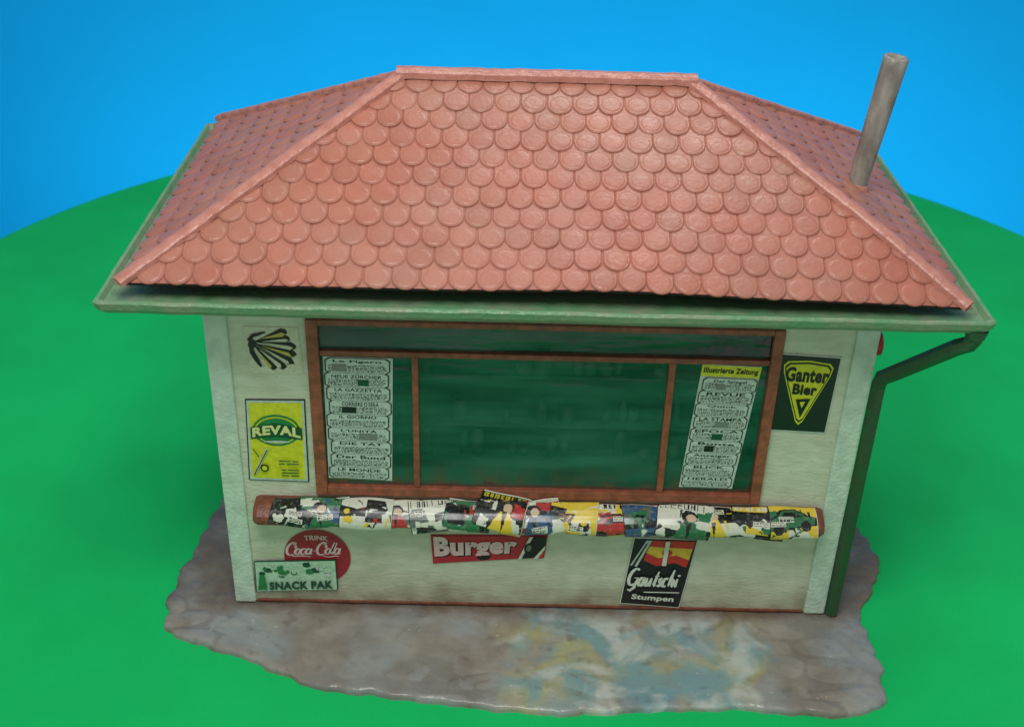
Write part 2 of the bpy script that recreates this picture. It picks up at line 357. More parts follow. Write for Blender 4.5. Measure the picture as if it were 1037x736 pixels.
# --- Gautschi
s=Sheet((.99,.93),(1.62,.92),(1.515,.03),(.905,.075),base='white',y=-.018)
s.rect(.012,.012,.988,.988,'black')
s.poly([(.30,.97),(.97,.97),(.93,.60),(.72,.66),(.45,.60),(.22,.68)],'flagred')
s.poly([(.27,.88),(.95,.87),(.94,.71),(.72,.77),(.45,.72),(.24,.79)],'flagyel')
s.poly([(.03,.60),(.20,.97),(.29,.97),(.14,.58)],'paper'); s.poly([(.06,.60),(.21,.93),(.23,.93),(.1,.59)],'black')
s.ell(.57,.80,.08,.045,'flagred'); s.poly([(.5,.97),(.57,.97),(.60,.62),(.53,.62)],'white')
k=Script(.03,.315,.155,.20,sl=.22,rise=.004)
k.bigG(0); k.A(1.18); k.u(1.92); k.t(2.74); k.s_(3.18); k.c(3.68); k.h(4.32); k.i(5.0)
s.ribbons(k.P,.046,'white'); s.line(.34,.225,.92,.25,.014,'white')
s.text("Stumpen",.16,.09,.86,.19,'white',off=.03)
s.done("sign",kiosk,"black cigar sign with a red and yellow flag")
# --- notices in window
def notice(TL,TR,BR,BL,rows,heads,top=None,seed=1):
    rnd=random.Random(seed)
    s=Sheet(TL,TR,BR,BL,y=.008,base='paper',thick=.005,step=.0014)
    v=.995
    if top:
        s.rect(.0,.91,1.0,.995,'yellow'); s.text(top,.04,.925,.96,.980,'black',off=.04); v=.905
    h=v/rows
    def pill(x0,x1,b,a,r,rv,k): s.poly([(x0+r,b),(x1-r,b),(x1,b+rv),(x1,a-rv),(x1-r,a),(x0+r,a),(x0,a-rv),(x0,b+rv)],k)
    for i in range(rows):
        j=rows-1-i
        a=v-h*j; b=v-h*(j+1)-.008 if j<rows-1 else .005
        s.n=2+i*.55
        d=rnd.uniform(-.03,.03); x0,x1=.03+d,.97+d
        x0=max(x0,.01);x1=min(x1,.99)
        pill(x0,x1,b,a,.06,.018,'black'); s.n-=.5
        pill(x0+.018,x1-.018,b+.004,a-.004,.06,.018,'paper'); s.n-=.5
        m=b+(a-b)*rnd.uniform(.58,.68)
        e=rnd.uniform(.08,.22)
        s.text(heads[j%len(heads)],x0+e,m+.002,x1-e,a-.014,'black',off=.025,rise=rnd.uniform(-.004,.004)); s.n-=1
        L=[]
        for yy in (b+.014,b+.025,b+.036,b+.047,b+.058):
            x=x0+.05
            while x<x1-.08 and yy<m-.006:
                w=rnd.uniform(.012,.06); hh_=rnd.uniform(.003,.008); L.append([(x,yy),(min(x+w,x1-.04),yy),(min(x+w,x1-.04),yy+hh_),(x,yy+hh_)]); x+=w+.014
        if L: s.polys(L,'black'); s.n-=1
        if rnd.random()<.6:
            s.n+=.3; u=rnd.uniform(x0+.08,x1-.4); s.rect(u,b+.014,u+rnd.uniform(.12,.30),m-.004,rnd.choice(['grey','black','dgreen','grey'])); s.n-=1.3
    return s.done("notice",win)
n1=notice((-1.965,2.895),(-1.335,2.89),(-1.375,1.53),(-1.98,1.55),9,["Le Figaro","NEUE ZÜRCHER","LA GAZZETTA","CORRIERE D.SERA","IL GIORNO","L'UNITÀ","DIE TAT","Der Bund","LE MONDE"],seed=4)
n1["label"]="white board listing newspaper titles"
n2=notice((1.46,2.905),(2.0,2.89),(1.885,1.525),(1.375,1.535),9,["Der Spiegel","REVUE","Quick","LA STAMPA","EPOCA","Bunte","Anzeiger","BLICK","HERALD"],top="Illustrierte Zeitung",seed=9)
n2["label"]="tilted board of newspaper titles with yellow heading"

# ------------------------------------------------------------ counter with magazines
prof=[(0.0,1.335),(-.06,1.335),(-.13,1.32),(-.19,1.29),(-.235,1.25),(-.25,1.21),(-.25,1.18),(-.235,1.155)]
LSS=[0]
for a,b in zip(prof,prof[1:]): LSS.append(LSS[-1]+math.hypot(b[0]-a[0],b[1]-a[1]))
PL=LSS[-1]
def profpt(t):
    tt=t*PL
    for i in range(len(prof)-1):
        if tt<=LSS[i+1] or i==len(prof)-2:
            f=(tt-LSS[i])/(LSS[i+1]-LSS[i]); a,b=prof[i],prof[i+1]
            y=a[0]+(b[0]-a[0])*f; z=a[1]+(b[1]-a[1])*f
            dy,dz=b[0]-a[0],b[1]-a[1]; l=math.hypot(dy,dz); return y,z,dz/l,-dy/l
bm=bmesh.new()
rings=[]
for x,sq in [(-2.70,.45),(-2.69,.8),(-2.65,1),(2.73,1),(2.775,.8),(2.785,.45)]:
    cyy,czz=-.12,1.24
    pts=prof+[(-.2,1.135),(0,1.135)]
    rings.append([bm.verts.new((x,(cyy+(y-cyy)*sq) if y<-.01 else 0,czz+(z-czz)*sq)) for y,z in pts])
for A,B in zip(rings,rings[1:]):
    for k in range(len(A)): bm.faces.new((A[k],A[(k+1)%len(A)],B[(k+1)%len(A)],B[k]))
bm.faces.new(rings[0]); bm.faces.new(rings[-1][::-1])
bmesh.ops.recalc_face_normals(bm,faces=bm.faces[:])
counter=from_bm("counter",bm,kiosk,[M['shelf']])
pm=bpy.data.materials.new("magazine_print"); pm.use_nodes=True
_n=pm.node_tree.nodes; _l=pm.node_tree.links; _b=_n["Principled BSDF"]; _b.inputs["Roughness"].default_value=.28
_a=_n.new("ShaderNodeVertexColor"); _a.layer_name="print"
_t=_n.new("ShaderNodeTexCoord"); _no=_n.new("ShaderNodeTexNoise"); _no.inputs["Scale"].default_value=25; _l.new(_t.outputs["Object"],_no.inputs["Vector"])
_r=_n.new("ShaderNodeMapRange"); _r.inputs[1].default_value=.55; _r.inputs[2].default_value=.75; _r.inputs[4].default_value=.4; _l.new(_no.outputs["Fac"],_r.inputs[0])
_m=_n.new("ShaderNodeMix"); _m.data_type='RGBA'; _m.inputs[7].default_value=srgb(150,154,136); _l.new(_r.outputs[0],_m.inputs[0]); _l.new(_a.outputs["Color"],_m.inputs[6]); _l.new(_m.outputs[2],_b.inputs["Base Color"])
WH=srgb(196,200,182); BK=srgb(18,22,20); GY=srgb(86,96,86)
def cover(W_,H_,ac,seed):
    """draw a magazine cover as a grid of colours: masthead, pictures of cars and figures, text lines"""
    r=random.Random(seed); G=[[r.choice([WH,WH,BK,ac[0]])]*1*W_ for _ in range(1)]
    bg0=G[0][0]; G=[[bg0]*W_ for _ in range(H_)]
    def put(x,y,c):
        x=int(x);y=int(y)
        if 0<=x<W_ and 0<=y<H_: G[y][x]=c
    def rect(x0,y0,x1,y1,c):
        for y in range(int(y0),int(y1)):
            for x in range(int(x0),int(x1)): put(x,y,c)
    def poly(P,c):
        ys=[p[1] for p in P]
        for y in range(int(min(ys)),int(max(ys))+1):
            X=[]
            for (xa,ya),(xb,yb) in zip(P,P[1:]+P[:1]):
                if (ya<=y+.5)!=(yb<=y+.5): X.append(xa+(y+.5-ya)*(xb-xa)/(yb-ya))
            X.sort()
            for a_,b_ in zip(X[::2],X[1::2]):
                for x in range(int(round(a_)),int(round(b_))): put(x,y,c)
    def ell(cx,cy,rx,ry,c): poly([(cx+rx*math.cos(t*math.pi/8),cy+ry*math.sin(t*math.pi/8)) for t in range(16)],c)
    fl=r.choice([-1,1])
    def car(cx,cy,s,c,tilt=0):
        def tr(P,k=1): return [(cx+fl*(x*s*k*math.cos(tilt)-y*s*k*math.sin(tilt)),cy+x*s*k*math.sin(tilt)+y*s*k*math.cos(tilt)) for x,y in P]
        body=[(-10,3),(-11,0),(-7,-2),(-2,-6),(4,-6),(7,-3),(11,-1),(12,3)]
        poly(tr(body,1.18),BK); poly(tr(body),c); poly(tr([(-5,-2),(-2,-5),(3.4,-5),(5.4,-2)]),BK)
        for wx in (-6,7):
            (a_,b_),=tr([(wx,3)]); ell(a_,b_,2.6*s,2.6*s,BK)
    mh=H_*r.uniform(.14,.30)
    for _ in range(r.randint(4,7)):
        x0=r.uniform(-6,W_*.75);y0=r.uniform(mh*.6,H_*.8); w=r.uniform(.2,.5)*W_;h=r.uniform(.15,.45)*H_
        c=r.choice([BK,BK,WH,ac[0],ac[1],GY,WH]); poly([(x0,y0),(x0+w,y0+r.uniform(-7,7)),(x0+w+r.uniform(-8,8),y0+h),(x0+r.uniform(-6,6),y0+h)],c)
    for _ in range(r.randint(8,14)):
        x=r.uniform(0,W_);y=r.uniform(mh*.7,H_); a=r.uniform(0,3.14); l=r.uniform(6,22); w=r.uniform(1,3)
        dx,dy=math.cos(a)*l,math.sin(a)*l; poly([(x-dy/l*w,y+dx/l*w),(x+dy/l*w,y-dx/l*w),(x+dx,y+dy)],r.choice([BK,WH,BK,WH,ac[0],ac[1]]))
    kind=r.random()
    if kind<.4: car(W_*r.uniform(.3,.7),H_*r.uniform(.45,.78),W_/30*r.uniform(.8,1.4),ac[r.randint(0,1)],r.uniform(-.5,.5))
    elif kind<.75:
        cx=W_*r.uniform(.3,.7); hy=H_*r.uniform(.4,.55); ell(cx,hy,W_*.15,H_*.17,BK); ell(cx+2,hy+2,W_*.09,H_*.11,srgb(190,166,136)); poly([(cx-W_*.28,H_),(cx-W_*.1,hy+H_*.14),(cx+W_*.1,hy+H_*.14),(cx+W_*.26,H_)],ac[0]); poly([(cx-1,H_),(cx-4,H_*.6),(cx+3,H_*.6)],BK)
    else:
        for _ in range(3): ell(r.uniform(.1,.9)*W_,r.uniform(.4,.9)*H_,r.uniform(3,9),r.uniform(3,7),r.choice([ac[0],ac[1],BK,WH]))
    if r.random()<.75:
        bg,fg=r.choice([(WH,BK),(ac[0],BK),(BK,WH),(ac[0],WH),(BK,ac[0])])
        rect(0,0,W_*r.uniform(.6,1),mh,bg); x=3; sw=r.choice([1.4,2.2])
        while x<W_-7:
            lw=r.choice([4,5,6]); k=r.randint(0,4)
            rect(x,2,x+sw,mh-2,fg)
            if k!=0: rect(x,2,x+lw,2+sw,fg)
            if k in(1,2): rect(x,mh/2-.5,x+lw,mh/2+1,fg)
            if k in(2,3): rect(x,mh-2-sw,x+lw,mh-2,fg)
            if k in(3,4,1): rect(x+lw-sw,2,x+lw,mh-2,fg)
            x+=lw+2
    for _ in range(r.randint(0,2)):
        x0=r.uniform(2,W_*.6); y=r.uniform(mh+2,H_-8); rect(x0-1,y-1,x0+W_*.30,y+7,WH)
        for yy in (y,y+2.4,y+4.8):
            x=x0
            while x<x0+W_*.26: l=r.uniform(1,5); rect(x,yy,x+l,yy+1.2,BK); x+=l+1
    rect(0,0,W_,1,WH);rect(0,0,1,H_,BK);rect(W_-1,0,W_,H_,WH)
    return G
Y=srgb(206,180,50);R=srgb(164,46,42);B=srgb(46,80,112);G_=srgb(40,104,66);O=srgb(196,140,66)
mags=[(-2.52,-2.10,.10,.94,8,(B,G_)),(-2.24,-1.76,.02,.93,-7,(G_,B)),(-1.86,-1.36,.10,.99,4,(Y,R)),(-1.56,-1.10,.04,.92,-3,(R,Y)),(-1.20,-.70,.12,1.04,-9,(G_,B)),(-.86,-.40,.02,.92,9,(G_,R)),(-.56,-.08,-.24,.92,15,(Y,R)),(-.22,.26,-.05,1.02,-11,(B,R)),(.14,.60,.06,.94,6,(Y,O)),(.46,.98,.12,1.02,-3,(Y,R)),(.84,1.30,.03,.95,-8,(B,G_)),(1.16,1.70,.08,1.0,8,(G_,B)),(1.56,2.00,.04,.94,-6,(Y,G_)),(1.88,2.40,.08,1.03,4,(Y,G_)),(2.24,2.70,.06,.97,-3,(Y,G_))]
for i,(x0,x1,t0,t1,ang,ac) in enumerate(mags):
    bm=bmesh.new(); pl=bm.loops.layers.float_color.new("print"); gv={}
    nx,nt_=64,56
    Gd=cover(nx,nt_,ac,i*7+5)
    A=math.radians(ang); xc=(x0+x1)/2; tc_=(t0+t1)/2*PL
    wb=random.Random(i); lift=.008+.009*(i%3)
    if i==6: lift=.036
    ph=wb.uniform(0,6)
    for a in range(nx+1):
        for b in range(nt_+1):
            dx=(a/nx-.5)*(x1-x0); dt=(b/nt_-.5)*(t1-t0)*PL
            X=xc+dx*math.cos(A)-dt*math.sin(A); T=(tc_+dx*math.sin(A)+dt*math.cos(A))/PL
            T2=min(max(T,0),1); y,z,ny,nz=profpt(T2)
            h=lift+.008*math.sin(a/nx*math.pi)+.006*math.sin(ph+b/nt_*5)+.007*math.sin(ph*2+a/nx*5)
            ex=max(0,T-1)*PL; up_=max(0,-T)*PL
            gv[a,b]=bm.verts.new((X,min(y+ny*h,-.06 if up_ or y>-.06 else 9),z+nz*h-ex+up_))
    for a in range(nx):
        for b in range(nt_):
            f=bm.faces.new((gv[a,b],gv[a,b+1],gv[a+1,b+1],gv[a+1,b])); f.smooth=True
            c=Gd[b][a]
            for lo in f.loops: lo[pl]=c
    bmesh.ops.recalc_face_normals(bm,faces=bm.faces[:])
    o=from_bm("magazine",bm,counter,[pm])
    md=o.modifiers.new("s",'SOLIDIFY'); md.thickness=.012; md.offset=0

# ------------------------------------------------------------ roof
EX,EY,EZ=3.50,-.53,3.865
RX,RY,RZ=1.31,1.45,5.035
EYb=D+.53
bm=bmesh.new(); cl=bm.loops.layers.color.new("tint")
def tile_slope(corner0,corner1,apexA,apexB,seed):
    rnd=random.Random(seed)
    c0,c1,a,b=[Vector(p) for p in (corner0,corner1,apexA,apexB)]
    e1=(c1-c0).normalized(); n=e1.cross(a-c0).normalized()
    if n.z<0:n=-n
    e2=n.cross(e1)
    if e2.z<0:e2=-e2
    W=(c1-c0).length; H=(a-c0).dot(e2)
    t=bmesh.new(); tcl=t.loops.layers.color.new("tint")
    pw=W/round(W/.2345); pitch=H/10.9; ln=pitch*1.6; hw=pw*.492
    for r in range(12):
        t0=-.015+r*pitch+rnd.uniform(-.004,.004)
        off=(r%2)*.5+rnd.uniform(-.03,.03)
        for k in range(-1,int(W/pw)+2):
            sx=(k+off)*pw+rnd.uniform(-.004,.004); jt=rnd.uniform(-.007,.007); jh=rnd.uniform(-.003,.003); roll_=rnd.uniform(-.03,.03)
            if sx<-pw or sx>W+pw: continue
            out=[]
            for q_ in range(13):
                an=math.pi+math.pi*q_/12; out.append((sx+hw*math.cos(an),t0+jt+hw+hw*math.sin(an)))
            out+= [(sx+hw,t0+ln),(sx-hw,t0+ln)]
            def hh(tt): return .033+jh-.027*(tt-t0)/ln
            cym=t0+ln*.4
            def Pm(s_,tt,dh,sc=1,cm=None):
                cm=cym if cm is None else cm
                s2=sx+(s_-sx)*sc; t2=cm+(tt-cm)*sc
                return c0+e1*s2+e2*t2+n*(hh(t2)+dh+roll_*(s2-sx))
            lo=[t.verts.new(Pm(s_,tt,-.021)) for s_,tt in out]
            mi_=[t.verts.new(Pm(s_,tt,-.009)) for s_,tt in out]
            hi=[t.verts.new(Pm(s_,tt,0,.91)) for s_,tt in out]
            fs=[t.faces.new(hi)]
            for q_ in range(len(out)):
                w=(q_+1)%len(out); fs.append(t.faces.new((lo[q_],lo[w],mi_[w],mi_[q_])))
                f2=t.faces.new((mi_[q_],mi_[w],hi[w],hi[q_])); fs.append(f2)
            nd=18; cr_=t0+jt+hw
            circ=[(sx+hw*math.cos(2*math.pi*q_/nd),cr_+hw*math.sin(2*math.pi*q_/nd)) for q_ in range(nd)]
            d0=[t.verts.new(Pm(s_,tt,-.002,.86,cr_)) for s_,tt in circ]
            d1=[t.verts.new(Pm(s_,tt,.003,.76,cr_)) for s_,tt in circ]
            d2=[t.verts.new(Pm(s_,tt,.004,.6,cr_)) for s_,tt in circ]
            for q_ in range(nd):
                w=(q_+1)%nd
                fs.append(t.faces.new((d0[q_],d0[w],d1[w],d1[q_])))
                f2=t.faces.new((d1[q_],d1[w],d2[w],d2[q_])); f2.smooth=True; fs.append(f2)
            f2=t.faces.new(d2); f2.smooth=True; fs.append(f2)
            c=rnd.uniform(.95,1.04); c2=c*rnd.uniform(.98,1.02)
            for f in fs:
                for l_ in f.loops: l_[tcl]=(c,c2,c2*.99,1)
    bmesh.ops.recalc_face_normals(t,faces=t.faces[:])
    for (p,qv,inside) in ((c0,a,c1),(c1,b,c0)):
        pn=(qv-p).cross(Vector((0,0,1))).normalized()
        if (inside-p).dot(pn)>0: pn=-pn
        bmesh.ops.bisect_plane(t,geom=t.verts[:]+t.edges[:]+t.faces[:],plane_co=p,plane_no=pn,clear_outer=True)
    bmesh.ops.bisect_plane(t,geom=t.verts[:]+t.edges[:]+t.faces[:],plane_co=a,plane_no=e2,clear_outer=True)
    NS=40
    def row(p,q_,dn): return [t.verts.new(p.lerp(q_,i/NS)+n*dn) for i in range(NS+1)]
    rows_=[row(c0.lerp(a,j/8),c1.lerp(b,j/8),.010) for j in range(9)]
    low=[row(c0.lerp(a,j/8),c1.lerp(b,j/8),-.03) for j in range(9)]
    F0=[];fs=[]
    for j in range(8):
        for i in range(NS):
            F0.append(t.faces.new((rows_[j][i],rows_[j][i+1],rows_[j+1][i+1],rows_[j+1][i])))
            fs.append(t.faces.new((low[j][i],low[j+1][i],low[j+1][i+1],low[j][i+1])))
    for i in range(NS): fs.append(t.faces.new((rows_[0][i],low[0][i],low[0][i+1],rows_[0][i+1])))
    for f in F0:
        for l_ in f.loops: l_[tcl]=(.95,.93,.92,1)
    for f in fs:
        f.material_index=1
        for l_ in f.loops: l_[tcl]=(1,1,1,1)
    me=bpy.data.meshes.new("t"); t.to_mesh(me); t.free(); bm.from_mesh(me); bpy.data.meshes.remove(me)
A_=(-RX,RY,RZ);B_=(RX,RY,RZ)
FL=(-EX,EY,EZ);FR=(EX,EY,EZ);BL_=(-EX,EYb,EZ);BR_=(EX,EYb,EZ)
tile_slope(FL,FR,A_,B_,1); tile_slope(BR_,BL_,B_,A_,2); tile_slope(BL_,FL,A_,A_,3); tile_slope(FR,BR_,B_,B_,4)
def warp(co):
    if co.y<.5:
        e=min(1,(.5-co.y)/1.0); return e*e*(.026*math.exp(-((co.x-.2)/1.4)**2)+.010*math.sin(co.x*2.3)*(1-abs(co.x)/3.6)-.05*max(0,(co.x-1.2)/2.3)**1.5)
    return 0
for v in bm.verts: v.co.z+=warp(v.co)   # the plastic roof is slightly warped
roof=from_bm("roof",bm,kiosk,[M['tile'],M['under']])
roof["label"]="red fish scale tiled hip roof"
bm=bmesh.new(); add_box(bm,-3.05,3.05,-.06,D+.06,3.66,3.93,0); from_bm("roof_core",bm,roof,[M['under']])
def cap(name,p0,p1,w,h):
    p0,p1=Vector(p0),Vector(p1); d=(p1-p0).normalized(); side=d.cross(Vector((0,0,1))).normalized(); up=side.cross(d).normalized()
    bm=bmesh.new(); n=40; rings=[]
    rnd=random.Random(int(abs(p0.x*10+p0.y*100)))
    for i in range(n+1):
        c=p0.lerp(p1,i/n); j=rnd.uniform(-.006,.006); jj=rnd.uniform(-.004,.004)+warp(c)
        pr=[(-w*1.0,-h*1.3),(-w*1.0,-.1*h),(-w*.8,h*.35),(-w*.25,h*.6),(w*.25,h*.6),(w*.8,h*.35),(w*1.0,-.1*h),(w*1.0,-h*1.3)]
        rings.append([bm.verts.new(c+side*(a+(j if abs(a)>w*.5 else 0))+up*(b+jj)) for a,b in pr])
    for A,B_2 in zip(rings,rings[1:]):
        for k in range(8): bm.faces.new((A[k],A[(k+1)%8],B_2[(k+1)%8],B_2[k]))
    bm.faces.new(rings[0]); bm.faces.new(rings[-1][::-1]); bmesh.ops.recalc_face_normals(bm,faces=bm.faces[:])
    return from_bm(name,bm,roof,[M['cap']])
up=Vector((0,0,.044))
for c,a in ((FL,A_),(FR,B_),(BL_,A_),(BR_,B_)):
    c=Vector(c);a=Vector(a); cap("hip_cap",c+(c-a).normalized()*.03+up,a+up,.066,.034)
cap("ridge_cap",Vector(A_)+Vector((-.06,0,.055)),Vector(B_)+Vector((.06,0,.055)),.085,.045)
# chimney
bm=bmesh.new()
b0=Vector((2.895,1.15,4.08)); t0=Vector((3.055,1.15,5.40)); n=14
pts=[b0.lerp(t0,i/n) for i in range(n+1)]; rad=[.088+.026*(i/n) for i in range(n+1)]
rings=sweep(bm,pts,.1,24,rad,cap=False)
ax=(t0-b0).normalized()
rim=[bm.verts.new(t0+ax*.014+(v.co-t0)*.88) for v in rings[-1]]
inn=[bm.verts.new(t0+ax*.006+(v.co-t0)*.50) for v in rings[-1]]
deep=[bm.verts.new(t0-ax*.12+(v.co-t0)*.46) for v in rings[-1]]
for A,B_2 in ((rings[-1],rim),(rim,inn),(inn,deep)):
    for k in range(24): bm.faces.new((A[k],A[(k+1)%24],B_2[(k+1)%24],B_2[k]))
bm.faces.new(deep)
bmesh.ops.recalc_face_normals(bm,faces=bm.faces[:])
ch=from_bm("chimney",bm,roof,[M['chim']],smooth=True)
bm=bmesh.new(); sweep(bm,[(2.90,1.15,4.10),(2.91,1.15,4.20),(2.915,1.15,4.23)],.1,24,[.14,.115,.10]); from_bm("flashing",bm,roof,[M['cap']])

# ------------------------------------------------------------ gutter tray
bm=bmesh.new()
gp=[(-.68,3.645),(-.05,3.645),(-.0,3.65),(.03,3.69),(.045,3.75),(.035,3.765),(.005,3.765),(-.02,3.72),(-.05,3.70),(-.68,3.69)]
OX,OY0,OY1=3.66,-.655,D+.655
def corner_pts(off): return [(-OX-off,OY0-off),(OX+off,OY0-off),(OX+off,OY1+off),(-OX-off,OY1+off)]
segs=36; loops=[]
rnd=random.Random(5); wob={}
for (o_,z_) in gp:
    c=corner_pts(o_); ring=[]
    for s_ in range(4):
        a,b=c[s_],c[(s_+1)%4]
        for k in range(segs):
            f=k/segs
            if k==0: f=.008
            key=(s_,k)
            if key not in wob: wob[key]=(rnd.uniform(-.004,.004),rnd.uniform(-.004,.004))
            w=wob[key] if o_>-.3 else (0,0)
            x=a[0]+(b[0]-a[0])*f; y=a[1]+(b[1]-a[1])*f
            ring.append(bm.verts.new((x,y+w[0],z_+w[1])))
        f=.992; ring.append(bm.verts.new((a[0]+(b[0]-a[0])*f,a[1]+(b[1]-a[1])*f,z_)))
    loops.append(ring)
for A,B_2 in zip(loops,loops[1:]):
    for k in range(len(A)): bm.faces.new((A[k],A[(k+1)%len(A)],B_2[(k+1)%len(A)],B_2[k]))
bmesh.ops.recalc_face_normals(bm,faces=bm.faces[:])
gut=from_bm("gutter",bm,kiosk,[M['gutter']])
# ------------------------------------------------------------ drainpipe
bm=bmesh.new()
sweep(bm,[(3.58,-.60,3.66),(3.58,-.60,3.57),(3.56,-.57,3.50),(3.50,-.50,3.43),(3.16,-.10,2.92),(3.09,-.02,2.82),(3.08,0,2.73),(3.08,0,2.5),(3.08,0,1.2),(3.08,0,.0)],.072,6,smooth=False)
sweep(bm,[(3.58,-.60,3.66),(3.58,-.60,3.58)],.095,10,[.1,.08],smooth=False)
bmesh.ops.bevel(bm,geom=[e for e in bm.edges if e.is_manifold and e.calc_face_angle(0)>.6],offset=.012,segments=2,affect='EDGES')
dp=from_bm("drainpipe",bm,kiosk,[M['pipe']])
bm=bmesh.new(); sweep(bm,[(3.0,.12,3.10),(3.06,.12,3.10)],.11,24); o=from_bm("sign",bm,kiosk,[M['red']]); o["label"]="small round red sign on the side wall"

# ------------------------------------------------------------ stone base
out=[(-3.48,1.77),(-3.58,1.05),(-3.66,.47),(-3.68,-.07),(-3.58,-.38),(-3.27,-.56),(-2.65,-.81),(-2.03,-1.11),(-1.28,-1.22),(-.63,-1.30),(.20,-1.39),(1.02,-1.33),(1.86,-1.28),(2.59,-1.33),(3.05,-1.32),(3.30,-1.15),(3.39,-.83),(3.40,-.29),(3.39,.08),(3.64,.47),(3.78,.96),(3.72,1.39),(3.63,1.8),(3.5,2.6),(2.5,3.4),(0,3.55),(-2.6,3.35),(-3.4,2.6)]
def cr(p0,p1,p2,p3,t):
    return tuple(.5*((2*p1[i])+(-p0[i]+p2[i])*t+(2*p0[i]-5*p1[i]+4*p2[i]-p3[i])*t*t+(-p0[i]+3*p1[i]-3*p2[i]+p3[i])*t**3) for i in (0,1))
fine=[]
n=len(out)
for i in range(n):
    for k in range(14): fine.append(cr(out[i-1],out[i],out[(i+1)%n],out[(i+2)%n],k/14))
rp=random.Random(21); stones=[]
yy=-1.45
while yy<0.1:
    hgt=rp.uniform(.20,.40); xx=-3.9+rp.uniform(0,.3)
    while xx<3.9:
        wd=rp.uniform(.30,.72)
        if rp.random()<.75: stones.append((xx+wd/2,yy+hgt/2+rp.uniform(-.05,.05),wd/2*.94,hgt/2*.9,rp.uniform(-.2,.2),rp.uniform(.4,1.0)))
        xx+=wd
    yy+=hgt
def paving(x,y):
    best=0
    wx=x+noise.noise(Vector((x*2.3,y*2.3,9)))*.16; wy=y+noise.noise(Vector((x*1.6,y*2.0,5)))*.16
    for sx_,sy_,a,b,rt,am in stones:
        if abs(wx-sx_)<a+.1 and abs(wy-sy_)<b+.1:
            dx,dy=wx-sx_,wy-sy_; u=(dx+dy*rt)/a; v=(dy-dx*rt)/b
            d=(abs(u)**3.2+abs(v)**3.2)**(1/3.2)
            if d<1: best=max(best,am*min(1,(1-d)/.14))
    return best
bm=bmesh.new(); cen=(0,.8); rings=[]
bcl=bm.verts.layers.float.new("joint")
facs=[.03+.25*i/6 for i in range(7)]+[.28+(1-.28)*i/120 for i in range(1,121)]+[1.004,1.007]
last=len(facs)-3
for fi,fa in enumerate(facs):
    ring=[]
    for (x,y) in fine:
        jit=(noise.noise(Vector((x*5,y*5,0)))*.03+noise.noise(Vector((x*13,y*13,4)))*.014)*max(0,fa-.6)/.4
        X=cen[0]+(x-cen[0])*(fa+jit*.5); Yy=cen[1]+(y-cen[1])*(fa+jit*.5)
        z=noise.noise(Vector((X*1.3,Yy*1.3,3)))*.012+noise.noise(Vector((X*4,Yy*4,1)))*.009+noise.noise(Vector((X*12,Yy*12,1)))*.005-.018
        jn=0
        if Yy<.1:
            k=.35+noise.noise(Vector((X*.9+3,Yy*.9,2)))*1.3; k=max(.04,min(1,k+(.3 if X<-.3 else -.12)))
            p_=paving(X,Yy); z+=min(p_,.7)*.015*k; jn=(1-min(1,p_*1.8))*k
        if -3.1<X<3.1 and -.1<Yy<3.0: z=min(z,-.004)
        e=max(0,(fa-.975)/.025); z-=.015*min(e,1)**2
        if fi==last+1: z=-.06
        if fi==last+2: z=-.12
        vv=bm.verts.new((X,Yy,z)); vv[bcl]=jn; ring.append(vv)
    rings.append(ring)
c=bm.verts.new((cen[0],cen[1],-.01)); m_=len(fine)
for k in range(m_): bm.faces.new((c,rings[0][k],rings[0][(k+1)%m_]))
for A,B_2 in zip(rings,rings[1:]):
    for k in range(m_): bm.faces.new((A[k],B_2[k],B_2[(k+1)%m_],A[(k+1)%m_]))
bmesh.ops.recalc_face_normals(bm,faces=bm.faces[:])
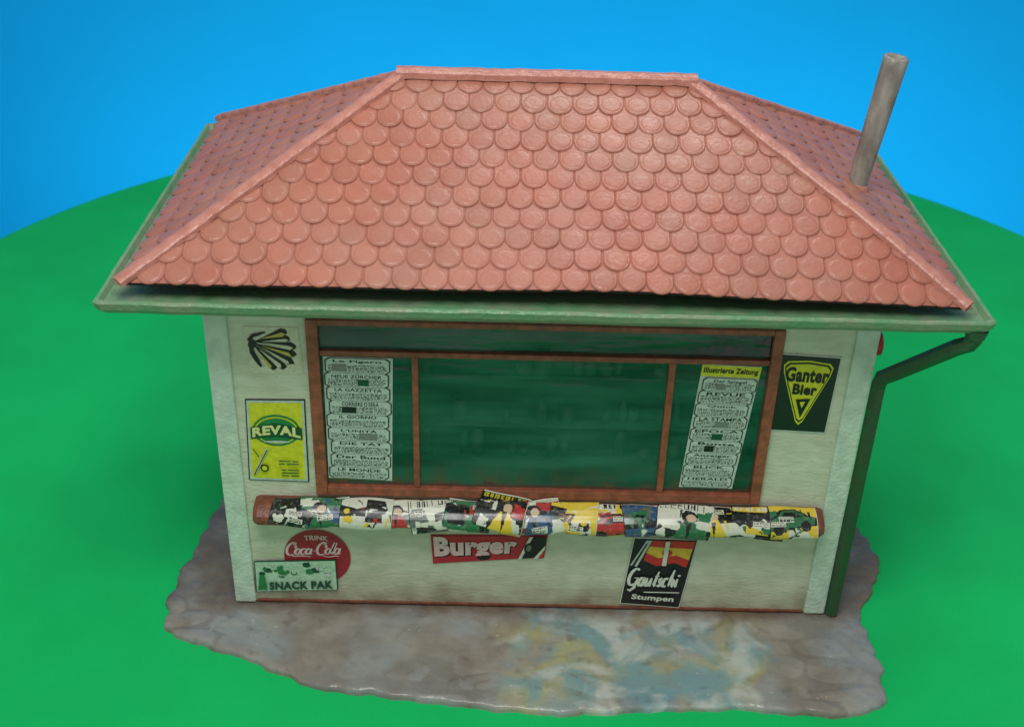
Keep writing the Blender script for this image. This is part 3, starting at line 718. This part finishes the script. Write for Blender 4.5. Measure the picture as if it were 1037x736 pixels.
def basemat():
    m=bpy.data.materials.new("cast_stone_base"); m.use_nodes=True
    nt=m.node_tree;N=nt.nodes;L=nt.links;b=N["Principled BSDF"]; b.inputs["Roughness"].default_value=.28
    tc=N.new("ShaderNodeTexCoord")
    def nz(scale,det=5,loc=(0,0,0),dist=0):
        mp=N.new("ShaderNodeMapping"); mp.inputs["Location"].default_value=loc; L.new(tc.outputs["Object"],mp.inputs[0])
        n=N.new("ShaderNodeTexNoise"); n.inputs["Scale"].default_value=scale; n.inputs["Detail"].default_value=det; n.inputs["Distortion"].default_value=dist; L.new(mp.outputs[0],n.inputs["Vector"]); return n.outputs["Fac"]
    def mixc(f,a,c,lo,hi,amt=1):
        r=N.new("ShaderNodeMapRange"); r.interpolation_type='SMOOTHSTEP'; r.inputs[1].default_value=lo; r.inputs[2].default_value=hi; r.inputs[4].default_value=amt; L.new(f,r.inputs[0])
        mx=N.new("ShaderNodeMix"); mx.data_type='RGBA'; L.new(r.outputs[0],mx.inputs[0])
        if isinstance(a,tuple): mx.inputs[6].default_value=a
        else: L.new(a,mx.inputs[6])
        mx.inputs[7].default_value=c; return mx.outputs[2]
    c=mixc(nz(2.0),srgb(150,144,134),srgb(126,118,108),.35,.65)
    c=mixc(nz(1.0,3,(5,2,0),.4),c,srgb(138,148,150),.42,.66,.7)
    g=N.new("ShaderNodeSeparateXYZ"); L.new(tc.outputs["Object"],g.inputs[0])
    def mulm(a,b_):
        k=N.new("ShaderNodeMath"); k.operation='MULTIPLY'; L.new(a,k.inputs[0]); L.new(b_,k.inputs[1]); return k.outputs[0]
    r=N.new("ShaderNodeMapRange"); r.interpolation_type='SMOOTHSTEP'; r.inputs[1].default_value=-1.3; r.inputs[2].default_value=.2; L.new(g.outputs[0],r.inputs[0])
    r_=N.new("ShaderNodeMapRange"); r_.interpolation_type='SMOOTHSTEP'; r_.inputs[1].default_value=3.4; r_.inputs[2].default_value=1.9; L.new(g.outputs[0],r_.inputs[0])
    reg=mulm(r.outputs[0],r_.outputs[0])
    c=mixc(mulm(nz(1.7,4,(9,1,0),.5),reg),c,srgb(172,168,108),.34,.58,.65)
    c=mixc(mulm(nz(2.1,4,(2,7,0),.5),reg),c,srgb(104,150,160),.38,.60,.75)
    c=mixc(mulm(nz(2.4,4,(4,17,0),.5),reg),c,srgb(190,194,186),.44,.66,.7)
    c=mixc(mulm(nz(2.6,4,(14,3,0),1),reg),c,srgb(142,112,102),.52,.68,.35)
    c=mixc(nz(6,6,(1,1,0)),c,srgb(98,90,80),.55,.78,.6)
    c=mixc(nz(20,3,(1,8,0)),c,srgb(206,204,196),.70,.78,.7)
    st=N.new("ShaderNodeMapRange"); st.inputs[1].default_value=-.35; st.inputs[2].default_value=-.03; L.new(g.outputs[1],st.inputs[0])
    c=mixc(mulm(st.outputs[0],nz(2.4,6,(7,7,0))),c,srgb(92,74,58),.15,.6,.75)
    at=N.new("ShaderNodeAttribute"); at.attribute_name="joint"
    c=mixc(at.outputs["Fac"],c,srgb(92,82,72),.2,1.0,.4)
    L.new(c,b.inputs["Base Color"])
    bp=N.new("ShaderNodeBump"); bp.inputs["Strength"].default_value=.6; bp.inputs["Distance"].default_value=.02; L.new(nz(11,5),bp.inputs["Height"]); L.new(bp.outputs[0],b.inputs["Normal"])
    return m
base=from_bm("base",bm,kiosk,[basemat()],smooth=True)
base["label"]="mottled grey cast stone paving slab with ragged edge"

# ------------------------------------------------------------ green round table and blue backdrop
bm=bmesh.new()
R0=9.84; cc=(.3,4.37); prof2=[(.02,-.085),(3,-.085),(6,-.085),(8,-.085),(R0-.12,-.085),(R0-.04,-.10),(R0,-.16),(R0,-.9)]
rings=[]
for rr,z in prof2: rings.append([bm.verts.new((cc[0]+rr*math.cos(2*math.pi*k/160),cc[1]+rr*math.sin(2*math.pi*k/160),z)) for k in range(160)])
for A,B_2 in zip(rings,rings[1:]):
    for k in range(160): bm.faces.new((A[k],B_2[k],B_2[(k+1)%160],A[(k+1)%160]))
bm.faces.new(rings[0])
bmesh.ops.recalc_face_normals(bm,faces=bm.faces[:])
g=from_bm("ground",bm,None,[mat('green_cloth',srgb(2,188,98),.7,.05,.9,.3,70,c2=srgb(2,180,92),spec=.25)])
g["kind"]="structure"
bm=bmesh.new(); pr=[]
for k in range(0,13):
    a=math.radians(90*k/12); pr.append((24-6+6*math.sin(a),-14+6-6*math.cos(a)))
pr=[(-6,-14)]+pr+[(24,20)]
A=[bm.verts.new((-45,y,z)) for y,z in pr]; B_2=[bm.verts.new((45,y,z)) for y,z in pr]
for i in range(len(pr)-1): bm.faces.new((A[i],B_2[i],B_2[i+1],A[i+1]))
bd=from_bm("backdrop",bm,None,[mat('blue_paper',srgb(4,160,224),.8,.02,.3,spec=.1)],smooth=True)
bd["kind"]="structure"

# ------------------------------------------------------------ lights
w=bpy.data.worlds.new("World"); sc.world=w; w.use_nodes=True
w.node_tree.nodes["Background"].inputs[0].default_value=(.98,1,.97,1); w.node_tree.nodes["Background"].inputs[1].default_value=.44
def area(loc,target,size,power,colr=(1,1,1),sy=None):
    l=bpy.data.lights.new("soft_light",'AREA'); l.shape='RECTANGLE'; l.size=size; l.size_y=sy or size; l.energy=power; l.color=colr
    o=bpy.data.objects.new("soft_light",l); col.objects.link(o); o.location=loc
    o.rotation_euler=(Vector(target)-Vector(loc)).to_track_quat('-Z','Y').to_euler()
area((-1.5,-5.5,13),(0,1,1),5,1020,(1,1,.98))
area((2,6,14),(0,3,0),5,500,(.97,1,1))
area((2,15.0,-7.5),(2,24,-3.0),30,2000,(.95,.98,1),sy=5)  # added unseen lamp behind the table that brightens the backdrop

# ------------------------------------------------------------ camera
yaw,pitch,roll=0.0109,0.5354,0.0287
f=Vector((math.sin(yaw)*math.cos(pitch),math.cos(yaw)*math.cos(pitch),-math.sin(pitch)))
r0=Vector((math.cos(yaw),-math.sin(yaw),0)); u0=r0.cross(f)
r_=r0*math.cos(roll)+u0*math.sin(roll); u_=-r0*math.sin(roll)+u0*math.cos(roll)
cam=bpy.data.cameras.new("camera"); co=bpy.data.objects.new("camera",cam); col.objects.link(co)
co.matrix_world=Matrix((( r_.x,u_.x,-f.x,-.3631),(r_.y,u_.y,-f.y,-9.4766),(r_.z,u_.z,-f.z,8.4922),(0,0,0,1)))
cam.sensor_width=36; cam.lens=36*1237.3/1037; cam.clip_end=200
cam.dof.use_dof=True; cam.dof.focus_distance=11.6; cam.dof.aperture_fstop=.0430/.06
sc.camera=co
sc.view_settings.view_transform='Standard'; sc.view_settings.look='None'; sc.view_settings.exposure=0
